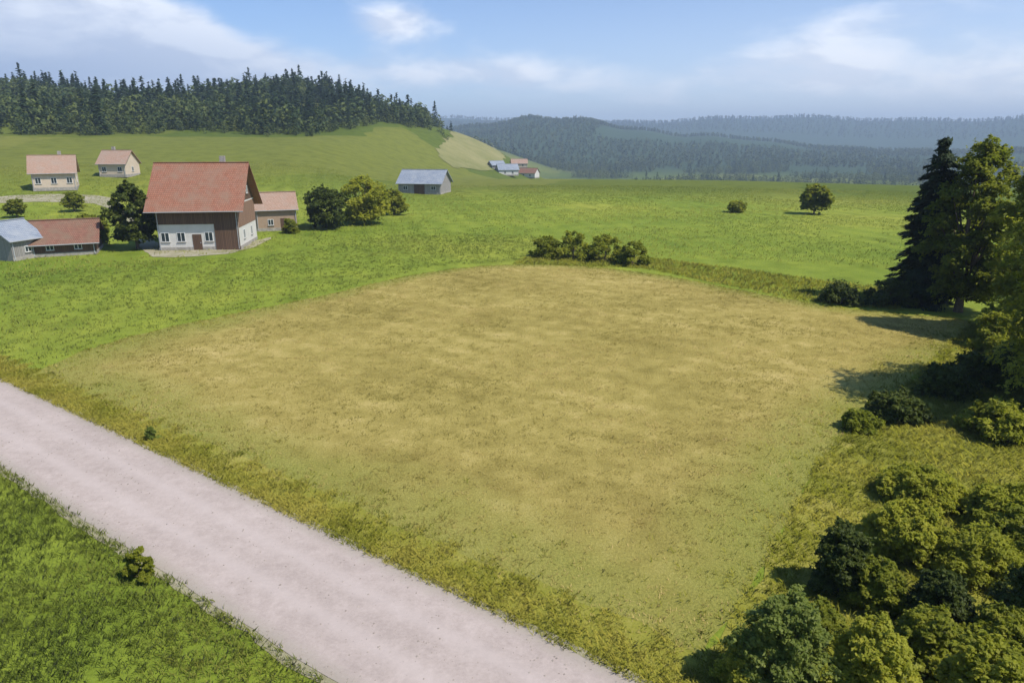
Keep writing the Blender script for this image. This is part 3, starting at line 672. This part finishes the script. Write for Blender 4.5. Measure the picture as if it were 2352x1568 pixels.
    tree_at(752, 524, 428, 120, name='broadleaf_tree', label='dark round tree right of the farmhouse annexe', cat='tree', base=.6, leafmat='leaf_dark', n=9000, size=.28, seed=43)
    tree_at(838, 514, 402, 130, name='broadleaf_tree', label='sunlit olive tree right of the dark round tree', cat='tree', base=.8, leafmat='leaf_olive', n=9000, size=.28, seed=44)
    tree_at(905, 494, 432, 70, name='broadleaf_tree', label='smaller olive tree in front of the grey barn', cat='tree', base=.6, leafmat='leaf', n=5000, size=.28, seed=45)
    tree_at(172, 486, 440, 54, name='fruit_tree', label='small pale green fruit tree beside the farm lane left of the dark farm tree', cat='tree', base=.8, leafmat='leaf', n=4500, size=.2, seed=91)
    tree_at(40, 500, 456, 50, name='fruit_tree', label='small pale green fruit tree beside the farm lane near the left edge', cat='tree', base=.8, leafmat='leaf', n=4500, size=.2, seed=92)
    tree_at(668, 536, 500, 44, name='shrub', label='small green bush between the annexe and the dark round tree', cat='shrub', base=.1, leafmat='leaf', n=4200, size=.14, seed=93, form='low')
    # lone trees on the far meadow
    tree_at(1868, 492, 424, 84, name='broadleaf_tree', label='lone dark tree on the far meadow left of the tall trees', cat='tree', base=1, leafmat='leaf', n=5000, size=.4, seed=46)
    tree_at(1692, 488, 462, 44, name='broadleaf_tree', label='small lone bush like tree in the middle of the far meadow', cat='tree', base=.6, leafmat='leaf', n=2500, size=.35, seed=47)
    # foreground shrub by the road and the grey green clump on the verge
    tree_at(322, 1330, 1252, 80, name='shrub', label='small dark shrub at the lower edge of the pale road', cat='shrub', base=.05, leafmat='leaf', n=6000, size=.055, seed=51, form='low', nc=14, trunk_r=.02)
    tree_at(350, 1010, 975, 40, name='verge_shrub', label='small grey green bush on the verge above the road', cat='shrub', base=.03, leafmat='leaf_blue', n=1500, size=.06, seed=52, form='low', nc=8, trunk_r=.02)
build_trees()

# ------------------------------------------------------------------ woods (stuff)
def tree_bank(n, faces_c, faces_d, size_c, size_d):
    out = []
    for i in range(n):
        V, T = conifer_arrays(17 + 1.3 * i, 7.2 + .6 * i, faces_c, size_c, 100 + i); out.append(('c', V, T * .5))
        cs, rs_ = crown_clumps(15, 9.5, 1.2, 200 + i, 'round', 12); V, T = leaves(cs, rs_, faces_d, size_d, 300 + i); out.append(('d', V, T * .75 + .25))
    return out
def woods(name, label, Q, bank, frac, smin, smax, tonev=None):
    VV = []; TT = []
    cons = [b for b in bank if b[0] == 'c']; dec = [b for b in bank if b[0] == 'd']
    z = height(Q[:, 0], Q[:, 1])
    for i, (x, y) in enumerate(Q):
        f = frac if np.isscalar(frac) else frac[i]
        k, V, T = random.choice(cons if random.random() < f else dec); s = random.uniform(smin, smax); a = random.random() * 6.283; c, s_ = math.cos(a), math.sin(a)
        VV.append(np.c_[(V[:, 0] * c - V[:, 1] * s_) * s + x, (V[:, 0] * s_ + V[:, 1] * c) * s + y, V[:, 2] * s * random.uniform(.85, 1.15) + z[i] - .3])
        TT.append(T + random.uniform(-.2, .2))
    V = np.vstack(VV); T = np.clip(np.concatenate(TT), 0, 1)
    return tag(np_mesh(name, V, np.arange(len(V)).reshape(-1, 4), 'wood_mass', T), label, 'wood', kind='stuff')
def build_woods():
    bank = tree_bank(4, 150, 150, 1.2, 1.0)
    Q = polar_grid(345, 700, -48, 2.0, 7.0); r = np.hypot(Q[:, 0], Q[:, 1]); az = np.degrees(np.arctan2(Q[:, 0], Q[:, 1]))
    edge = 372 + 16 * np.sin(az * .45) + 9 * np.sin(az * 1.7) + 6 * np.sin(az * 4.1) + 130 * ss(-17, -5, az) + 20 * (1 - ss(-40, -30, az)) * -1
    keep = (r > edge) & (az < -5.8 + 1.2 * np.sin(r * .02)) & (patch_noise(Q, .02, 6) > -.42)
    Q = Q[keep]; fr = np.clip(.34 + patch_noise(Q, .012, 3) * 1.5 - .5 * (1 - ss(0, 30, r[keep] - edge[keep])), .03, .95)
    U = polar_grid(345, 620, -48, -5, 3.2); ru = np.hypot(U[:, 0], U[:, 1]); au = np.degrees(np.arctan2(U[:, 0], U[:, 1]))
    eu = 372 + 16 * np.sin(au * .45) + 9 * np.sin(au * 1.7) + 6 * np.sin(au * 4.1) + 130 * ss(-17, -5, au) - 20 * (1 - ss(-40, -30, au))
    U = U[(ru > eu - 6) & (ru < eu + 7) & (rng.random(len(U)) < .7)]
    woods('wood_edge_scrub', 'light green bushes along the lower edge of the hill forest', U, bank, .0, .14, .42)
    print('hill wood', len(Q)); woods('hill_wood', 'dark mixed forest covering the hill on the left', Q, bank, fr, .5, 1.1)
    far = tree_bank(3, 34, 44, 2.6, 2.4)
    Q = polar_grid(1250, 2650, -16, 44, 17); k = patch_noise(Q, .0016, 2); Q = Q[(k > -.2) & (Q[:, 0] ** 2 + Q[:, 1] ** 2 > (1420 + 500 * k) ** 2)]
    print('ridge wood', len(Q)); woods('ridge_wood', 'blue grey wooded ridge across the valley', Q, far, .12, .5, .95)
    Q = polar_grid(3900, 5000, -12, 46, 42); print('far', len(Q)); woods('far_ridge_wood', 'palest and farthest wooded ridge on the horizon', Q, far, .1, .9, 1.5)
    # spinneys in the valley, between meadow crest and ridge
    Q = polar_grid(900, 1600, -1, 46, 12); k = patch_noise(Q, .006, 8); Q = Q[(k > .05)]
    print('valley', len(Q)); woods('valley_wood', 'grey green woods in the valley behind the meadow', Q[:3000], bank, .15, .6, .95)
build_woods()

# ------------------------------------------------------------------ buildings
def window(parent, x, y, z, w, h, face):
    """face: -1 front (towards -y) or 1/2 for the +x / -x side walls"""
    f = MB(); p = MB(); t = .07; d = .06
    def bx(mb, a0, a1, z0, z1, d0, d1):
        if face == 'f': mb.box((x + a0, y - d1, z + z0), (x + a1, y - d0, z + z1))
        elif face == 'r': mb.box((y + d0, x + a0, z + z0), (y + d1, x + a1, z + z1))
        else: mb.box((y - d1, x + a0, z + z0), (y - d0, x + a1, z + z1))
    W, H = w / 2, h
    for a0, a1, z0, z1 in ((-W, -W + t, 0, H), (W - t, W, 0, H), (-W + t, W - t, 0, t), (-W + t, W - t, H - t, H), (-t / 2, t / 2, t, H - t)): bx(f, a0, a1, z0, z1, .005, d)
    fo = f.build('window', 'frame', parent); bx(p, -W + .02, W - .02, .02, H - .02, .003, .03); p.build('pane', 'glass', fo); sl = MB(); bx(sl, -W - .08, W + .08, -.07, -.004, .004, .14); sl.build('sill', 'stone', fo); return fo
def house(name, label, cat, x, y, rz, w, d, wall_h, rise, wallm, roofm, over=.7, wins=(), side_wins=(), door=None, chimney=None, gable=None, z=None):
    """w along the ridge, d across it; local front = -y"""
    z0 = h1(x, y) - .3 if z is None else z
    root = empty(name, (x, y, z0), rz); tag(root, label, cat)
    W, D_ = w / 2, d / 2; a = MB()
    a.poly([(-W, -D_, 0), (W, -D_, 0), (W, -D_, wall_h), (-W, -D_, wall_h)]); a.poly([(W, D_, 0), (-W, D_, 0), (-W, D_, wall_h), (W, D_, wall_h)])
    a.poly([(W, -D_, 0), (W, D_, 0), (W, D_, wall_h), (W, -D_, wall_h)]); a.poly([(-W, D_, 0), (-W, -D_, 0), (-W, -D_, wall_h), (-W, D_, wall_h)])
    a.build('wall', wallm, root)
    pl = MB(); pl.box((-W - .05, -D_ - .05, 0), (W + .05, -D_ - .004, .75)); pl.box((W + .004, -D_ - .05, 0), (W + .05, D_, .75)); pl.build('plinth', 'stone', root)
    MB().box((-W + .12, -D_ - .13, .4), (-W + .21, -D_ - .04, wall_h - .2)).build('downpipe', 'metal', root)
    MB().box((W - .21, -D_ - .16, .4), (W - .12, -D_ - .07, wall_h - .2)).build('downpipe', 'metal', root)
    for e in (1, -1): MB().poly([(e * W, -e * D_, wall_h), (e * W, e * D_, wall_h), (e * W, 0, wall_h + rise)]).build('gable', gable or wallm, root)
    r = MB(); sl = rise / D_; zt = wall_h + rise + .12; ze = wall_h - over * sl + .12; X = W + over; Yo = D_ + over; th = .16
    for s in (-1, 1):
        p = [(-X * -s, s * Yo, ze), (X * -s, s * Yo, ze), (X * -s, 0, zt), (-X * -s, 0, zt)]
        p = [(-s * -X, s * Yo, ze), (-s * X, s * Yo, ze), (-s * X, 0, zt), (-s * -X, 0, zt)] if s == 1 else [(-X, -Yo, ze), (X, -Yo, ze), (X, 0, zt), (-X, 0, zt)]
        r.poly(p); r.poly([(q[0], q[1], q[2] - th) for q in p][::-1])
        r.poly([(-X, s * Yo, ze - th), (X, s * Yo, ze - th), (X, s * Yo, ze), (-X, s * Yo, ze)])
        for e in (-1, 1): r.poly([(e * X, s * Yo, ze - th), (e * X, 0, zt - th), (e * X, 0, zt), (e * X, s * Yo, ze)])
    ro = r.build('roof', roofm, root)
    gt = MB(); gt.box((-X, -Yo - .12, ze - .10), (X, -Yo - .005, ze)); gt.build('gutter', 'metal', ro)
    rd = MB(); rd.box((-X, -.14, zt - .02), (X, .14, zt + .10)); rd.build('ridge_cap', roofm, ro)
    if chimney:
        cx, cy = chimney; c = MB(); c.box((cx - .35, cy - .35, wall_h), (cx + .35, cy + .35, zt + .9)); co = c.build('chimney', 'stone', ro)
    for (wx, wz, ww, wh) in wins: window(root, wx, -D_, wz, ww, wh, 'f')
    for (sy, wz, ww, wh) in side_wins: window(root, sy, W, wz, ww, wh, 'r'); 
    if door:
        dx, dw, dh = door; m = MB(); m.box((dx - dw / 2, -D_ - .06, .3), (dx + dw / 2, -D_ - .004, .3 + dh)); do = m.build('door', 'boards', root)
        hn = MB(); hn.box((dx + dw / 2 - .2, -D_ - .11, 1.25), (dx + dw / 2 - .12, -D_ - .06, 1.4)); hn.build('handle', 'metal', do)
    return root
def build_houses():
    x, y = at(455, 574); s = px_m(455, 574); print('farm at', x, y, s)
    rz = math.atan2(-x, y) * .55
    w = 205 * s
    fh = house('farmhouse', 'large farmhouse with a wide red tiled roof and white front wall', 'house', x - .2, y + 5, rz + R(-6), w * .86, 10.5, 6.7, 5.2, 'plaster', 'tile_red', 1.1,
          [(-4.5, 1.5, 1.1, 1.3), (-2.4, 1.5, 1.1, 1.3), (1.3, 1.5, 1.1, 1.3)], [(-2.5, 1.5, 1.0, 1.3), (2.0, 1.5, 1, 1.3), (-1.5, 7.6, .9, 1.1), (1.5, 7.6, .9, 1.1)], (-.3, 1.2, 2.2), (2.6, 1.2), 'boards')
    cw = w * .43; cb = MB(); cb.box((cw * .40, -5.25 - .14, 0), (cw - .02, -5.25 - .005, 6.45)); cb.build('timber_cladding', 'boards', fh)
    cb = MB(); cb.box((cw + .005, -5.2, 3.3), (cw + .03, 5.2, 6.5)); cb.build('timber_cladding', 'boards_brown', fh)
    cb = MB(); cb.box((-cw + .02, -5.25 - .12, 3.9), (cw * .40 - .01, -5.25 - .005, 6.45)); cb.build('timber_cladding', 'boards', fh)
    x2, y2 = at(622, 530); s2 = px_m(622, 530)
    house('farm_annexe', 'small peach coloured farm building right of the big farmhouse', 'building', x2, y2 + 3, rz + R(8), 88 * s2, 6.5, 3.9, 2.4, 'ochre', 'tile_pale', .4, [(-1, 1.2, .9, 1.0)], [(0, 1.2, .9, 1)], (1.1, 1.0, 2.0))
    x3, y3 = at(118, 590); s3 = px_m(118, 590)
    house('farm_shed', 'long low shed with a brown tiled roof left of the farmhouse', 'shed', x3, y3 + 4, rz + R(10), 125 * s3, 7, 2.2, 2.4, 'boards', 'tile_brown', .6, [(-1.6, 1.1, .9, .8), (1.6, 1.1, .9, .8)], (), None, None)
    x4, y4 = at(5, 604); s4 = px_m(5, 604)
    house('farm_shed', 'grey roofed shed cut off by the left edge of the picture', 'shed', x4 - 1.5, y4 + 4, rz + R(60), 80 * s4, 6, 3.0, 2.0, 'boards_grey', 'tile_grey', .4, [(0, 1.2, .9, .8)], (), None, None)
    x5, y5 = at(100, 440); s5 = px_m(100, 440)
    house('country_house', 'cream house with a pale tiled roof high on the left slope', 'house', x5, y5 + 5, rz + R(14), 85 * s5, 8.5, 4.2, 3.4, 'cream', 'tile_pale', .6, [(-3, 1.6, 1.1, 1.3), (0, 1.6, 1.1, 1.3), (3, 1.6, 1.1, 1.3)], [(0, 1.6, 1, 1.3)], None, (1.5, .8))
    x6, y6 = at(258, 408); s6 = px_m(258, 408)
    house('country_house', 'small cream house above the farmhouse roof on the slope', 'house', x6, y6 + 4, rz + R(-12), 60 * s6, 7.5, 3.6, 3.0, 'cream', 'tile_pale', .5, [(-2, 1.4, 1.1, 1.2), (2, 1.4, 1.1, 1.2)], [(0, 1.4, 1, 1.2)], None, (-1.2, .8))
    x7, y7 = at(972, 446); s7 = px_m(972, 446)
    house('barn', 'grey roofed barn behind the meadow right of the farm trees', 'barn', x7, y7 + 5, R(-10), 100 * s7, 11, 3.4, 3.2, 'boards_grey', 'tile_grey', .6, [(-4, 1.5, 1.3, 1), (4, 1.5, 1.3, 1)], (), (0, 3, 2.8))
    for i, (px, py, wpx, r_, rm, wm, lb) in enumerate([(1165, 402, 46, 14, 'tile_grey', 'plaster', 'small white house with a grey roof where the left hill meets the valley'),
                                                   (1215, 408, 40, -24, 'tile_brown', 'plaster', 'small white house with a brown roof right of the grey roofed one'),
                                                   (1140, 388, 34, 30, 'tile_grey', 'boards_grey', 'small grey shed on the slope above the two far white houses'),
                                                   (1192, 385, 36, 5, 'tile_pale', 'cream', 'tiny cream house behind the two far white houses')]):
        xx, yy = at(px, py); sp = px_m(px, py); print('house', i, xx, yy, sp)
        house('country_house', lb, 'house', xx, yy, R(r_), wpx * sp, wpx * sp * .7, wpx * sp * .3, wpx * sp * .25, wm, rm, .5, [(-2.5, 1.5, 1.2, 1.3), (2.5, 1.5, 1.2, 1.3)])
build_houses()

# ------------------------------------------------------------------ haze
hz = MB(); hz.box((-9500, -9500, -52), (9500, 9500, 330)); MT['haze'] = mat('haze')
nt = MT['haze'].node_tree; nt.nodes.remove(nt.nodes['Principled BSDF']); pv = nt.nodes.new('ShaderNodeVolumePrincipled')
pv.inputs['Color'].default_value = (.64, .80, 1.0, 1); pv.inputs['Density'].default_value = .00023; pv.inputs['Anisotropy'].default_value = .0
nt.links.new(pv.outputs[0], nt.nodes['Material Output'].inputs['Volume'])
tag(hz.build('haze', 'haze'), 'thin pale blue air haze lying over the whole valley', 'haze', kind='stuff')
